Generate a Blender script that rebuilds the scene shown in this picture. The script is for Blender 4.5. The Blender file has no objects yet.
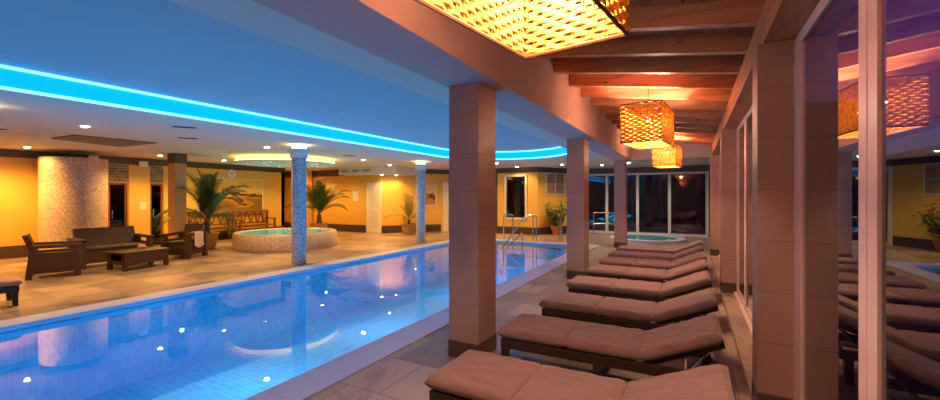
import bpy, bmesh, math, random
from mathutils import Vector, Matrix
C = bpy.context.scene.collection
S = bpy.context.scene
PI = math.pi
rnd = random.Random(7)

def hx(s, a=1.0):
    s = s.lstrip('#'); o = []
    for i in (0, 2, 4):
        v = int(s[i:i+2], 16)/255
        o.append(v/12.92 if v <= .04045 else ((v+.055)/1.055)**2.4)
    return (o[0], o[1], o[2], a)

# ------------------------------------------------------------------ camera
F_PX, VX, VY, EYE = 410.0, 693.0, 196.0, 1.5
cam = bpy.data.cameras.new('camera'); co = bpy.data.objects.new('camera', cam); C.objects.link(co)
cam.sensor_fit = 'HORIZONTAL'; cam.sensor_width = 36; cam.lens = 36*F_PX/940
cam.shift_y = -(200-VY)/940; cam.clip_start = .02; cam.clip_end = 300
co.location = (0, 0, EYE); co.rotation_euler = (PI/2, 0, math.atan((VX-470)/F_PX))
S.camera = co

# ------------------------------------------------------------------ world, exposure
W = bpy.data.worlds.new('dusk'); S.world = W; W.use_nodes = True
nt = W.node_tree; nt.nodes.clear()
o_ = nt.nodes.new('ShaderNodeOutputWorld'); b_ = nt.nodes.new('ShaderNodeBackground')
tc = nt.nodes.new('ShaderNodeTexCoord'); sp = nt.nodes.new('ShaderNodeSeparateXYZ'); rp = nt.nodes.new('ShaderNodeValToRGB')
nt.links.new(tc.outputs['Generated'], sp.inputs[0]); nt.links.new(sp.outputs['Z'], rp.inputs[0])
e = rp.color_ramp.elements
e[0].position = 0; e[0].color = hx('6a3050'); e[1].position = .75; e[1].color = hx('3a2c74')
m_ = e.new(.22); m_.color = hx('6a3f86'); g_ = e.new(.0); g_.color = hx('5c2c4c')
nt.links.new(rp.outputs[0], b_.inputs[0]); b_.inputs[1].default_value = 1.0
nt.links.new(b_.outputs[0], o_.inputs[0])
S.view_settings.view_transform = 'Standard'; S.view_settings.look = 'None'
S.view_settings.gamma = 1; S.view_settings.use_curve_mapping = False
S.view_settings.exposure = 0.92
S.cycles.max_bounces = 8; S.cycles.diffuse_bounces = 4; S.cycles.glossy_bounces = 4
S.cycles.transparent_max_bounces = 16; S.cycles.sample_clamp_indirect = 4
S.cycles.use_denoising = True; S.cycles.caustics_reflective = False; S.cycles.caustics_refractive = False

def lamp(name, kind, loc, power, color, **k):
    l = bpy.data.lights.new(name, kind); l.energy = power; l.color = color[:3]
    o = bpy.data.objects.new(name, l); C.objects.link(o); o.location = loc
    par = k.pop('parent', None); rot = k.pop('rot', None)
    for a, v in k.items(): setattr(l, a, v)
    if rot: o.rotation_euler = rot
    if par: o.parent = par
    return o

AMBER = (1.0, .49, .11); WARM = (1.0, .66, .34); PINKW = (1.0, .55, .36); BLUE = (.05, .35, 1.0); CYAN = (.02, .42, 1.0)

# ------------------------------------------------------------------ materials
def new_mat(name):
    m = bpy.data.materials.new(name); m.use_nodes = True
    return m, m.node_tree, m.node_tree.nodes['Principled BSDF']
def boxmap(t, scale=(1, 1)):
    """vector whose xy runs along the face: (Y,Z) on x-facing, (X,Z) on y-facing, (X,Y) on flat faces"""
    g = t.nodes.new('ShaderNodeNewGeometry'); p = t.nodes.new('ShaderNodeSeparateXYZ'); n = t.nodes.new('ShaderNodeSeparateXYZ')
    t.links.new(g.outputs['Position'], p.inputs[0]); t.links.new(g.outputs['True Normal'], n.inputs[0])
    def comb(a, b):
        c = t.nodes.new('ShaderNodeCombineXYZ'); t.links.new(p.outputs[a], c.inputs[0]); t.links.new(p.outputs[b], c.inputs[1]); return c.outputs[0]
    def sel(ax):
        a = t.nodes.new('ShaderNodeMath'); a.operation = 'ABSOLUTE'; t.links.new(n.outputs[ax], a.inputs[0])
        q = t.nodes.new('ShaderNodeMath'); q.operation = 'GREATER_THAN'; q.inputs[1].default_value = .7; t.links.new(a.outputs[0], q.inputs[0]); return q.outputs[0]
    def mix(f, a, b):
        m = t.nodes.new('ShaderNodeMix'); m.data_type = 'VECTOR'; t.links.new(f, m.inputs[0]); t.links.new(a, m.inputs[4]); t.links.new(b, m.inputs[5]); return m.outputs[1]
    v = mix(sel('X'), comb('X', 'Z'), comb('Y', 'Z'))
    return mix(sel('Z'), v, comb('X', 'Y'))
def ramp(t, fac, stops):
    r = t.nodes.new('ShaderNodeValToRGB'); e = r.color_ramp.elements
    e[0].position, e[0].color = stops[0]; e[1].position, e[1].color = stops[-1]
    for p, c in stops[1:-1]:
        x = e.new(p); x.color = c
    t.links.new(fac, r.inputs[0]); return r.outputs[0]
def bump(t, b, h, s=.3, d=.01):
    n = t.nodes.new('ShaderNodeBump'); n.inputs['Strength'].default_value = s; n.inputs['Distance'].default_value = d
    t.links.new(h, n.inputs['Height']); t.links.new(n.outputs[0], b.inputs['Normal'])
def mapping(t, vec, sc, loc=(0, 0, 0)):
    m = t.nodes.new('ShaderNodeMapping'); m.inputs['Scale'].default_value = sc; m.inputs['Location'].default_value = loc
    t.links.new(vec, m.inputs[0]); return m.outputs[0]
def pos(t): return t.nodes.new('ShaderNodeNewGeometry').outputs['Position']
def objc(t): return t.nodes.new('ShaderNodeTexCoord').outputs['Object']

def mat_plain(name, c, rough=.5, metal=0, var=.06, scale=6, spec=.5, bmp=0):
    m, t, b = new_mat(name)
    n = t.nodes.new('ShaderNodeTexNoise'); n.inputs['Scale'].default_value = scale; n.inputs['Detail'].default_value = 4
    t.links.new(objc(t), n.inputs['Vector'])
    lo = tuple(max(0, x*(1-var)) for x in c[:3])+(1,); hi = tuple(min(1, x*(1+var)) for x in c[:3])+(1,)
    t.links.new(ramp(t, n.outputs[0], [(.3, lo), (.7, hi)]), b.inputs['Base Color'])
    b.inputs['Roughness'].default_value = rough; b.inputs['Metallic'].default_value = metal
    b.inputs['Specular IOR Level'].default_value = spec
    if bmp: bump(t, b, n.outputs[0], bmp)
    return m
def mat_tile(name, c1, c2, grout, w, h, mortar=.004, rough=.35, offset=0., loc=(0, 0, 0), bmp=.25, noise=.0, spec=.5):
    m, t, b = new_mat(name)
    br = t.nodes.new('ShaderNodeTexBrick'); br.offset = offset; br.squash = 1
    br.inputs['Scale'].default_value = 1; br.inputs['Brick Width'].default_value = w; br.inputs['Row Height'].default_value = h
    br.inputs['Mortar Size'].default_value = mortar; br.inputs['Mortar Smooth'].default_value = .1; br.inputs['Bias'].default_value = 0
    br.inputs['Color1'].default_value = c1; br.inputs['Color2'].default_value = c2; br.inputs['Mortar'].default_value = grout
    t.links.new(mapping(t, boxmap(t), (1, 1, 1), loc), br.inputs['Vector'])
    out = br.outputs['Color']
    if noise:
        n = t.nodes.new('ShaderNodeTexNoise'); n.inputs['Scale'].default_value = 1.6; n.inputs['Detail'].default_value = 8; n.inputs['Roughness'].default_value = .65; n.inputs['Distortion'].default_value = 1.2
        t.links.new(mapping(t, pos(t), (1.5, .8, 1)), n.inputs['Vector'])
        r = ramp(t, n.outputs[0], [(.3, (1-noise, 1-noise, 1-noise, 1)), (.5, (.92, .92, .92, 1)), (.72, (1, 1, 1, 1))])
        mx = t.nodes.new('ShaderNodeMix'); mx.data_type = 'RGBA'; mx.blend_type = 'MULTIPLY'; mx.inputs[0].default_value = 1
        t.links.new(out, mx.inputs[6]); t.links.new(r, mx.inputs[7]); out = mx.outputs[2]
    t.links.new(out, b.inputs['Base Color'])
    inv = t.nodes.new('ShaderNodeMath'); inv.operation = 'SUBTRACT'; inv.inputs[0].default_value = 1; t.links.new(br.outputs['Fac'], inv.inputs[1])
    if bmp: bump(t, b, inv.outputs[0], bmp, .004)
    b.inputs['Roughness'].default_value = rough; b.inputs['Specular IOR Level'].default_value = spec
    return m
def mat_mosaic(name, cols, size, rough=.3, grout=hx('b0a8a0')):
    m, t, b = new_mat(name)
    v = t.nodes.new('ShaderNodeTexVoronoi'); v.inputs['Scale'].default_value = 1/size; t.links.new(pos(t), v.inputs['Vector'])
    v.inputs['Randomness'].default_value = .35
    s = t.nodes.new('ShaderNodeSeparateColor'); t.links.new(v.outputs['Color'], s.inputs[0])
    stops = [(i/len(cols)+.001, c) for i, c in enumerate(cols)]
    r = t.nodes.new('ShaderNodeValToRGB'); r.color_ramp.interpolation = 'CONSTANT'; e = r.color_ramp.elements
    e[0].position, e[0].color = stops[0]; e[1].position, e[1].color = stops[-1]
    for p, c in stops[1:-1]: x = e.new(p); x.color = c
    t.links.new(s.outputs[0], r.inputs[0]); t.links.new(r.outputs[0], b.inputs['Base Color'])
    b.inputs['Roughness'].default_value = rough; return m
def mat_wood(name, c1, c2, axis=0, rough=.5, knots=True, seed=0.):
    m, t, b = new_mat(name)
    sc = [9, 9, 9]; sc[axis] = .9
    v = mapping(t, pos(t), sc, (seed, seed, 0))
    n = t.nodes.new('ShaderNodeTexNoise'); n.inputs['Scale'].default_value = 1.6; n.inputs['Detail'].default_value = 6; n.inputs['Distortion'].default_value = .6
    t.links.new(v, n.inputs['Vector'])
    col = ramp(t, n.outputs[0], [(.3, c2), (.5, c1), (.7, tuple(min(1, x*1.15) for x in c1[:3])+(1,))])
    if knots:
        sk = [7, 7, 7]; sk[axis] = 2.6
        k = t.nodes.new('ShaderNodeTexVoronoi'); k.inputs['Scale'].default_value = 1.0; t.links.new(mapping(t, pos(t), sk, (seed, 0, seed)), k.inputs['Vector'])
        kr = ramp(t, k.outputs['Distance'], [(.04, (.12, .05, .03, 1)), (.13, (1, 1, 1, 1))])
        mx = t.nodes.new('ShaderNodeMix'); mx.data_type = 'RGBA'; mx.blend_type = 'MULTIPLY'; mx.inputs[0].default_value = 1
        t.links.new(col, mx.inputs[6]); t.links.new(kr, mx.inputs[7]); col = mx.outputs[2]
    t.links.new(col, b.inputs['Base Color']); b.inputs['Roughness'].default_value = rough
    return m
def mat_emit(name, c, s):
    m, t, b = new_mat(name); b.inputs['Base Color'].default_value = c
    b.inputs['Emission Color'].default_value = c; b.inputs['Emission Strength'].default_value = s; return m
def mat_glass(name, tint=(1, 1, 1, 1), ior=1.5, gain=1.7, wave=None, rough=0.0, spd=1.0):
    m = bpy.data.materials.new(name); m.use_nodes = True; t = m.node_tree; t.nodes.clear()
    o = t.nodes.new('ShaderNodeOutputMaterial'); tr = t.nodes.new('ShaderNodeBsdfTransparent'); tr.inputs[0].default_value = tint
    gl = t.nodes.new('ShaderNodeBsdfGlossy'); gl.inputs['Roughness'].default_value = rough
    fr = t.nodes.new('ShaderNodeFresnel'); fr.inputs[0].default_value = ior
    gg = t.nodes.new('ShaderNodeNewGeometry'); im = t.nodes.new('ShaderNodeMix'); im.inputs[2].default_value = ior; im.inputs[3].default_value = 1/ior
    t.links.new(gg.outputs['Backfacing'], im.inputs[0]); t.links.new(im.outputs[0], fr.inputs[0])
    mu = t.nodes.new('ShaderNodeMath'); mu.operation = 'MULTIPLY'; mu.use_clamp = True; mu.inputs[1].default_value = gain
    mx = t.nodes.new('ShaderNodeMixShader')
    t.links.new(fr.outputs[0], mu.inputs[0]); t.links.new(mu.outputs[0], mx.inputs[0])
    t.links.new(tr.outputs[0], mx.inputs[1]); t.links.new(gl.outputs[0], mx.inputs[2]); t.links.new(mx.outputs[0], o.inputs[0])
    if wave:
        n = t.nodes.new('ShaderNodeTexNoise'); n.inputs['Scale'].default_value = wave[0]; n.inputs['Detail'].default_value = 2
        t.links.new(mapping(t, pos(t), (1, spd, 1)), n.inputs['Vector'])
        b = t.nodes.new('ShaderNodeBump'); b.inputs['Strength'].default_value = wave[1]; b.inputs['Distance'].default_value = .02
        t.links.new(n.outputs[0], b.inputs['Height']); t.links.new(b.outputs[0], gl.inputs['Normal']); t.links.new(b.outputs[0], fr.inputs['Normal'])
    return m

M = {}
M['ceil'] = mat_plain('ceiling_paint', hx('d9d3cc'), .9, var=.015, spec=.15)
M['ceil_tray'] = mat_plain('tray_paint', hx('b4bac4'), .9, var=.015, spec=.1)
M['fascia'] = mat_plain('beam_plaster', hx('c9b2b2'), .85, var=.02, spec=.15)
M['floor'] = mat_tile('stone_floor', hx('b8a290'), hx('80716c'), hx('5d5048'), .60, .60, .004, .36, .5, noise=.62, bmp=.15)
M['wall_tile'] = mat_tile('yellow_wall_tile', hx('e6bc58'), hx('e2b755'), hx('cda64c'), .90, .40, .003, .45, 0, (0, -.3, 0))
M['col_tile'] = mat_tile('column_tile', hx('a08278'), hx('997c72'), hx('80645a'), 6.0, .345, .003, .42, 0, (3, -.16, 0))
M['sand_tile'] = mat_tile('sand_tile', hx('c89458'), hx('c08c52'), hx('a87840'), 6.0, .345, .003, .42, 0, (3, -.16, 0))
M['teal_tile'] = mat_tile('teal_mosaic', hx('2f9c94'), hx('24867e'), hx('7cc8c0'), .06, .06, .004, .4, 0)
M['plinth'] = mat_tile('plinth_tile', hx('4f3d36'), hx('4a3a33'), hx('2f2622'), .6, 2.0, .003, .4, 0)
M['dark_band'] = mat_plain('dark_band_tile', hx('54453a'), .5)
M['mosaic_wall'] = mat_tile('mosaic_wall', hx('8a7a66'), hx('5a4f44'), hx('b3a48e'), .10, .08, .006, .4, .5)
M['mosaic_dark'] = mat_tile('mosaic_dark', hx('4a4038'), hx('322a26'), hx('6e6458'), .06, .06, .006, .35, 0)
M['mosaic_beige'] = mat_mosaic('beige_mosaic', [hx('d6c0b0'), hx('ab968c'), hx('c4b0a6'), hx('b29e94'), hx('e0cebf'), hx('c8b4a6')], .02, .35)
M['mosaic_blue'] = mat_mosaic('blue_grey_mosaic', [hx('a0a6b6'), hx('c4c6ce'), hx('7c88a2'), hx('d8d8dc'), hx('98a2b8')], .017, .35)
M['pool_tile'] = mat_tile('pool_mosaic', hx('62c8ea'), hx('48b4de'), hx('8cdcf2'), .10, .10, .006, .4, 0, bmp=.1)
M['pool_wall'] = mat_tile('pool_wall_mosaic', hx('5cb4d8'), hx('48a0cc'), hx('74bcdc'), .05, .12, .003, .4, 0, bmp=.1)
M['coping'] = mat_tile('coping_tile', hx('b9c6ee'), hx('b2c0ea'), hx('8f9cc4'), 9.0, .5, .003, .4, 0)
M['water'] = mat_glass('water', (.80, .94, 1.0, 1), 1.33, 1.35, (1.3, .04), 0.0)
M['spa_water'] = mat_glass('spa_water', (.72, .95, .93, 1), 1.33, .8, (9, .5))
M['glass'] = mat_glass('window_glass', (.62, .62, .68, 1), 1.5, 2.0)
M['glass_dark'] = mat_glass('smoked_glass', (.25, .22, .2, 1), 1.5, 1.7)
M['frame'] = mat_plain('frame_paint', hx('dcc0b4'), .4, var=.03)
M['frame_white'] = mat_plain('white_frame', hx('d9d6d0'), .4, var=.02)
M['joist'] = mat_wood('pine_joist', hx('c88c68'), hx('ac6c4c'), 0, .5, True)
M['board'] = mat_wood('pine_board', hx('b47858'), hx('925a42'), 1, .6, True, 3.1)
M['plate'] = mat_wood('pine_plate', hx('b88058'), hx('a0653f'), 1, .5, True, 1.7)
M['rope'] = None
def mat_rope():
    m = bpy.data.materials.new('banana_rope'); m.use_nodes = True; t = m.node_tree; t.nodes.clear()
    o = t.nodes.new('ShaderNodeOutputMaterial'); d = t.nodes.new('ShaderNodeBsdfDiffuse'); tl = t.nodes.new('ShaderNodeBsdfTranslucent'); mx = t.nodes.new('ShaderNodeMixShader')
    n = t.nodes.new('ShaderNodeTexNoise'); n.inputs['Scale'].default_value = 60; t.links.new(mapping(t, objc(t), (1, 1, .25)), n.inputs['Vector'])
    c = ramp(t, n.outputs[0], [(.35, hx('a87438')), (.65, hx('ecbc5a'))])
    t.links.new(c, d.inputs[0]); t.links.new(c, tl.inputs[0]); mx.inputs[0].default_value = .24
    t.links.new(d.outputs[0], mx.inputs[1]); t.links.new(tl.outputs[0], mx.inputs[2]); t.links.new(mx.outputs[0], o.inputs[0]); return m
M['rope'] = mat_rope()
M['rope_rim'] = mat_plain('rope_rim', hx('6b3f1c'), .6)
def mat_wicker(name, c):
    m, t, b = new_mat(name)
    w = t.nodes.new('ShaderNodeTexBrick'); w.offset = .5; w.inputs['Scale'].default_value = 1; w.inputs['Brick Width'].default_value = .045; w.inputs['Row Height'].default_value = .014
    w.inputs['Mortar Size'].default_value = .002; w.inputs['Color1'].default_value = c; w.inputs['Color2'].default_value = tuple(x*.75 for x in c[:3])+(1,)
    w.inputs['Mortar'].default_value = tuple(x*.35 for x in c[:3])+(1,)
    t.links.new(boxmap(t), w.inputs['Vector']); t.links.new(w.outputs['Color'], b.inputs['Base Color'])
    iv = t.nodes.new('ShaderNodeMath'); iv.operation = 'SUBTRACT'; iv.inputs[0].default_value = 1; t.links.new(w.outputs['Fac'], iv.inputs[1])
    bump(t, b, iv.outputs[0], .5, .003); b.inputs['Roughness'].default_value = .45; return m
M['wicker'] = mat_wicker('brown_wicker', hx('462619'))
M['lounger_frame'] = mat_wicker('lounger_plastic', hx('3a231c'))
M['cushion'] = None
def mat_fabric(name, c1, c2):
    m, t, b = new_mat(name)
    n = t.nodes.new('ShaderNodeTexNoise'); n.inputs['Scale'].default_value = 5; n.inputs['Detail'].default_value = 6; t.links.new(mapping(t, objc(t), (1, 3.2, 1)), n.inputs['Vector'])
    f = t.nodes.new('ShaderNodeTexNoise'); f.inputs['Scale'].default_value = 400; t.links.new(objc(t), f.inputs['Vector'])
    t.links.new(ramp(t, n.outputs[0], [(.3, c2), (.7, c1)]), b.inputs['Base Color'])
    bump(t, b, n.outputs[0], .55, .03)
    b.inputs['Roughness'].default_value = .85; b.inputs['Specular IOR Level'].default_value = .2; b.inputs['Sheen Weight'].default_value = .2; return m
M['cushion'] = mat_fabric('taupe_canvas', hx('8e706a'), hx('7e625d'))
M['piping'] = mat_plain('cushion_piping', hx('5a3a34'), .8)
M['pale_cushion'] = mat_fabric('pale_canvas', hx('b08c78'), hx('a07e6c'))
M['steel'] = mat_plain('brushed_steel', hx('c8c4c0'), .22, 1.0)
M['terracotta'] = mat_plain('terracotta', hx('b06a42'), .7, var=.15)
M['pot_stone'] = mat_plain('pot_glaze', hx('a8824f'), .6, var=.2)
M['soil'] = mat_plain('soil', hx('2a1c12'), .95, var=.4, scale=30)
M['trunk'] = mat_plain('palm_trunk', hx('5a3c22'), .9, var=.4, scale=25, bmp=.8)
M['palm'] = mat_plain('palm_leaf', hx('4a5a20'), .5, var=.35, scale=12)
M['palm_yellow'] = mat_plain('young_palm_leaf', hx('9a8c3a'), .5, var=.3, scale=12)
M['leaf'] = mat_plain('ficus_leaf', hx('6b8a34'), .45, var=.4, scale=14)
M['white'] = mat_plain('white_paint', hx('e6e0d6'), .5, var=.02)
M['towel'] = mat_plain('white_towel', hx('eee4d8'), .95, var=.04, scale=40, bmp=.6)
M['dark'] = mat_plain('dark_void', hx('1c120e'), .8)
M['black'] = mat_plain('black_plastic', hx('1a1614'), .5)
M['bench'] = mat_wood('bench_wood', hx('7a4a24'), hx('5a3218'), 1, .5, False)
M['sauna'] = mat_wood('sauna_wood', hx('8a4a28'), hx('6a3218'), 1, .6, False)
M['led_cyan'] = mat_emit('led_cyan', (.12, .55, 1, 1), 2.0)
M['cove_wash'] = mat_emit('cove_wash_glow', (.0, .34, .80, 1), .74)  # own glow of the cove face, in place of strip light on it
M['led_warm'] = mat_emit('led_warm', (1, .74, .24, 1), 2.2)
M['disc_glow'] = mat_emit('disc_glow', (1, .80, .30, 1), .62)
M['star'] = mat_emit('star', (1, .9, .7, 1), 5)
M['cap_glow'] = mat_emit('capital_glow', (1, .80, .38, 1), 7)
M['bulb'] = mat_emit('bulb', (1, .8, .45, 1), 12)
M['down'] = mat_emit('downlight_lens', (1, .82, .5, 1), 20)
M['down_white'] = mat_emit('white_downlight_lens', (.75, .85, 1, 1), 20)
M['pool_lamp'] = mat_emit('pool_lamp', (.45, .85, 1, 1), 3)
M['exit'] = mat_emit('exit_green', (.1, .8, .3, 1), 1.5)
M['sky_none'] = mat_plain('terrace_stone', hx('3a3236'), .8)
M['vent'] = mat_plain('vent_metal', hx('75665c'), .6)
M['vent_pink'] = mat_plain('vent_panel', hx('b39a8c'), .7)
M['clock_face'] = mat_plain('clock_face', hx('e8dcc0'), .4, var=.01)

# ------------------------------------------------------------------ mesh builder
class MB:
    def __init__(s): s.bm = bmesh.new()
    def _cap(s, vs, M4):
        if M4 is not None:
            for v in vs: v.co = M4 @ v.co
    def box(s, x0, x1, y0, y1, z0, z1, bev=0, M4=None):
        r = bmesh.ops.create_cube(s.bm, size=1); vs = r['verts']
        for v in vs: v.co = Vector(((x0+x1)/2+v.co.x*(x1-x0), (y0+y1)/2+v.co.y*(y1-y0), (z0+z1)/2+v.co.z*(z1-z0)))
        if bev:
            es = list({e for v in vs for e in v.link_edges})
            g = bmesh.ops.bevel(s.bm, geom=es, offset=bev, segments=2, affect='EDGES', profile=.5)
            vs = list({v for f in g['faces'] for v in f.verts} | {v for v in vs if v.is_valid})
            allv = set(vs)
            for v in list(allv):
                for e in v.link_edges: allv.add(e.other_vert(v))
            vs = list(allv)
        s._cap(vs, M4); return s
    def prism(s, pts, y0, y1, axis='y', M4=None):
        """closed 2-D outline extruded; axis y: pts are (x,z); axis x: (y,z); axis z: (x,y)"""
        def mk(p, h): return {'y': (p[0], h, p[1]), 'x': (h, p[0], p[1]), 'z': (p[0], p[1], h)}[axis]
        a = [s.bm.verts.new(mk(p, y0)) for p in pts]; b = [s.bm.verts.new(mk(p, y1)) for p in pts]
        s.bm.faces.new(a[::-1]); s.bm.faces.new(b)
        n = len(pts)
        for i in range(n): s.bm.faces.new((a[i], a[(i+1) % n], b[(i+1) % n], b[i]))
        s._cap(a+b, M4); return s
    def lathe(s, prof, cx=0, cy=0, n=32, close=False, wob=0):
        rings = []
        for r, z in prof:
            if r < 1e-5: rings.append([s.bm.verts.new((cx, cy, z))])
            else: rings.append([s.bm.verts.new((cx+r*math.cos(2*PI*k/n), cy+r*math.sin(2*PI*k/n), z)) for k in range(n)])
        prs = list(zip(rings, rings[1:]))
        if close: prs.append((rings[-1], rings[0]))
        for A, B in prs:
            for k in range(n):
                k2 = (k+1) % n
                if len(A) == 1 and len(B) == 1: continue
                if len(A) == 1: s.bm.faces.new((A[0], B[k2], B[k]))
                elif len(B) == 1: s.bm.faces.new((A[k], A[k2], B[0]))
                else: s.bm.faces.new((A[k], A[k2], B[k2], B[k]))
        return s
    def tube(s, pts, r, n=8, sq=(1, 1), up=Vector((0, 0, 1)), caps=True, taper=None):
        pts = [Vector(p) for p in pts]; rings = []
        for i, p in enumerate(pts):
            d = (pts[min(i+1, len(pts)-1)]-pts[max(i-1, 0)]).normalized()
            u = up if abs(d.dot(up)) < .95 else Vector((1, 0, 0))
            a = d.cross(u).normalized(); b = a.cross(d).normalized(); rr = r*(taper(i/(len(pts)-1)) if taper else 1)
            rings.append([s.bm.verts.new(p+a*rr*sq[0]*math.cos(2*PI*k/n)+b*rr*sq[1]*math.sin(2*PI*k/n)) for k in range(n)])
        for A, B in zip(rings, rings[1:]):
            for k in range(n): s.bm.faces.new((A[k], A[(k+1) % n], B[(k+1) % n], B[k]))
        if caps: s.bm.faces.new(rings[0][::-1]); s.bm.faces.new(rings[-1])
        return s
    def quad(s, *ps):
        s.bm.faces.new([s.bm.verts.new(p) for p in ps]); return s
    def holes(s, outer, inners, z):
        es = []
        for lp in [outer]+inners:
            vs = [s.bm.verts.new((x, y, z)) for x, y in lp]
            es += [s.bm.edges.new((vs[i], vs[(i+1) % len(vs)])) for i in range(len(vs))]
        bmesh.ops.triangle_fill(s.bm, use_beauty=True, edges=es); return s
    def wallring(s, lp, z0, z1):
        n = len(lp)
        for i in range(n):
            a, b = lp[i], lp[(i+1) % n]; s.quad((a[0], a[1], z0), (b[0], b[1], z0), (b[0], b[1], z1), (a[0], a[1], z1))
        return s
    def build(s, name, mat, parent=None, smooth=False, kind=None, loc=None, fix=True):
        if fix: bmesh.ops.recalc_face_normals(s.bm, faces=s.bm.faces)
        me = bpy.data.meshes.new(name)
        if loc is not None: bmesh.ops.translate(s.bm, verts=s.bm.verts, vec=-Vector(loc))
        s.bm.to_mesh(me); s.bm.free()
        if smooth:
            for p in me.polygons: p.use_smooth = True
            try: me.set_sharp_from_angle(angle=math.radians(40))
            except Exception: pass
        if isinstance(mat, str): mat = M[mat]
        me.materials.append(mat)
        o = bpy.data.objects.new(name, me); C.objects.link(o)
        if loc is not None: o.location = loc
        if parent is not None: o.parent = parent
        if kind: o['kind'] = kind
        return o
def tag(o, label, cat, group=None, kind=None):
    o['label'] = label; o['category'] = cat
    if group: o['group'] = group
    if kind: o['kind'] = kind
    return o
def thing(name, label, cat, loc=(0, 0, 0), rz=0, group=None):
    o = bpy.data.objects.new(name, None); C.objects.link(o); o.location = loc; o.rotation_euler = (0, 0, rz); o.empty_display_size = .1
    return tag(o, label, cat, group)
def kids(o): return [c for c in bpy.data.objects if c.parent == o]
def copy_tree(o, parent=None):
    c = o.copy()
    C.objects.link(c); c.parent = parent
    for ch in kids(o): copy_tree(ch, c)
    return c
def dup(o, loc, rz, label, group=None):
    c = copy_tree(o); c.location = loc; c.rotation_euler = (0, 0, rz); c['label'] = label
    if group: c['group'] = group
    return c
def struct(mb, name, mat, parent=None, **k):
    o = mb.build(name, mat, parent, **k)
    if parent is None: o['kind'] = 'structure'
    return o

# ------------------------------------------------------------------ room constants
XW, XG = -14.4, .60            # left wall, glazing plane
Y0, Y1 = -3.5, 17.2
ZS, ZT, ZB = 2.62, 2.88, 2.53   # soffit, tray, beam underside
PX0, PX1 = -6.88, -2.88         # water edges
PXo0, PXo1 = -7.26, -2.51
PY0, PY1 = -3.2, 12.5
PYo = 12.85

# ------------------------------------------------------------------ floor, pool
mb = MB()
for a in ((XW-3, PXo0, Y0, Y1), (PXo1, XG, Y0, Y1), (PXo0, PXo1, PYo, Y1), (PXo0, PXo1, Y0, Y0+.02)):
    mb.box(a[0], a[1], a[2], a[3], -.3, 0)
struct(mb, 'floor', 'floor')
mb = MB().box(XG+.06, 12, Y0-3, 24, -.3, -.05); mb.box(-6, XG+.06, Y1+.1, 24, -.3, -.05)
struct(mb, 'terrace', 'sky_none')

struct(MB().box(-8, 6, 22.5, 23, -.1, 5.5).box(5.0, 5.3, -6, 22.5, -.1, 2.7), 'horizon_screen', 'sky_none')  # added dark screens outside, hide the bright horizon behind the glazing
def rrect(x0, x1, y0, y1, r, n=8, rn=None):
    """outline, rounded at the far end only (r) """
    p = [(x0, y0), (x1, y0)]
    for k in range(n+1):
        a = k/n*PI/2; p.append((x1-r+r*math.cos(a), y1-r+r*math.sin(a)))
    for k in range(n+1):
        a = PI/2+k/n*PI/2; p.append((x0+r+r*math.cos(a), y1-r+r*math.sin(a)))
    return p
inner = rrect(PX0, PX1, PY0, PY1, .55)
outer = [(PXo0, PY0-.3), (PXo1, PY0-.3), (PXo1, PYo), (PXo0, PYo)]
mb = MB(); mb.holes(outer, [inner], .012); mb.holes(outer, [inner], -.06); mb.wallring(outer, -.06, .012); mb.wallring(inner, -.06, .012)
struct(mb, 'pool_coping', 'coping')
DP = -1.12
mb = MB().wallring(inner, DP, -.05); struct(mb, 'pool_wall', 'pool_wall', fix=False)
mb = MB().box(PX0-.1, PX1+.1, PY0-.1, PY1+.1, DP-.1, DP); struct(mb, 'pool_bottom', 'pool_tile')
# steps at the far end
mb = MB()
for i in range(4):
    mb.box(PX0+.02, PX1-.02, 11.1+i*.36, 12.5, DP, DP+.24*(i+1))
struct(mb, 'pool_steps', 'coping')
mb = MB(); mb.holes(inner, [], -.055)
tag(mb.build('pool_water', 'water', fix=False), 'calm blue water filling the long swimming pool', 'water', kind='stuff')

# ------------------------------------------------------------------ walls
def wall(name, p, q, t=.15, z0=0, z1=ZS+.3, out=1, mat='wall_tile', openings=()):
    """wall from p to q, openings as (a0,a1,z0,z1) along it in metres"""
    d = Vector((q[0]-p[0], q[1]-p[1], 0)); L = d.length; d.normalize(); n = Vector((-d.y, d.x, 0))*out
    M4 = Matrix(((d.x, n.x, 0, p[0]), (d.y, n.y, 0, p[1]), (0, 0, 1, 0), (0, 0, 0, 1)))
    mb = MB(); cuts = sorted(openings); x = 0
    for a0, a1, b0, b1 in cuts:
        if a0 > x: mb.box(x, a0, 0, t, z0, z1, M4=M4)
        if b0 > z0: mb.box(a0, a1, 0, t, z0, b0, M4=M4)
        if b1 < z1: mb.box(a0, a1, 0, t, b1, z1, M4=M4)
        x = a1
    if x < L: mb.box(x, L, 0, t, z0, z1, M4=M4)
    struct(mb, name, mat)
    return M4, L
def band(name, M4, a0, a1, z0, z1, t, mat):
    mb = MB().box(a0, a1, -t, .0, z0, z1, M4=M4); return struct(mb, name, mat)

Ml, L = wall('wall_left', (XW, Y0), (XW, 10.9), out=1, openings=((8.75, 9.2, 0, 1.88), (9.76, 10.12, 0, 1.88)))
band('trim_1', Ml, 0, L, 2.43, ZS, .03, 'dark_band')
band('baseboard_left', Ml, 0, 8.70, 0, .30, .02, 'plinth'); band('baseboard_left_far', Ml, 10.9, L, 0, .30, .02, 'plinth')
band('trim_2', Ml, 8.45, 10.1, 1.90, 2.43, .02, 'mosaic_wall')
band('trim_3', Ml, 9.22, 9.74, 0, 2.40, .035, 'wall_tile')
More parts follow.
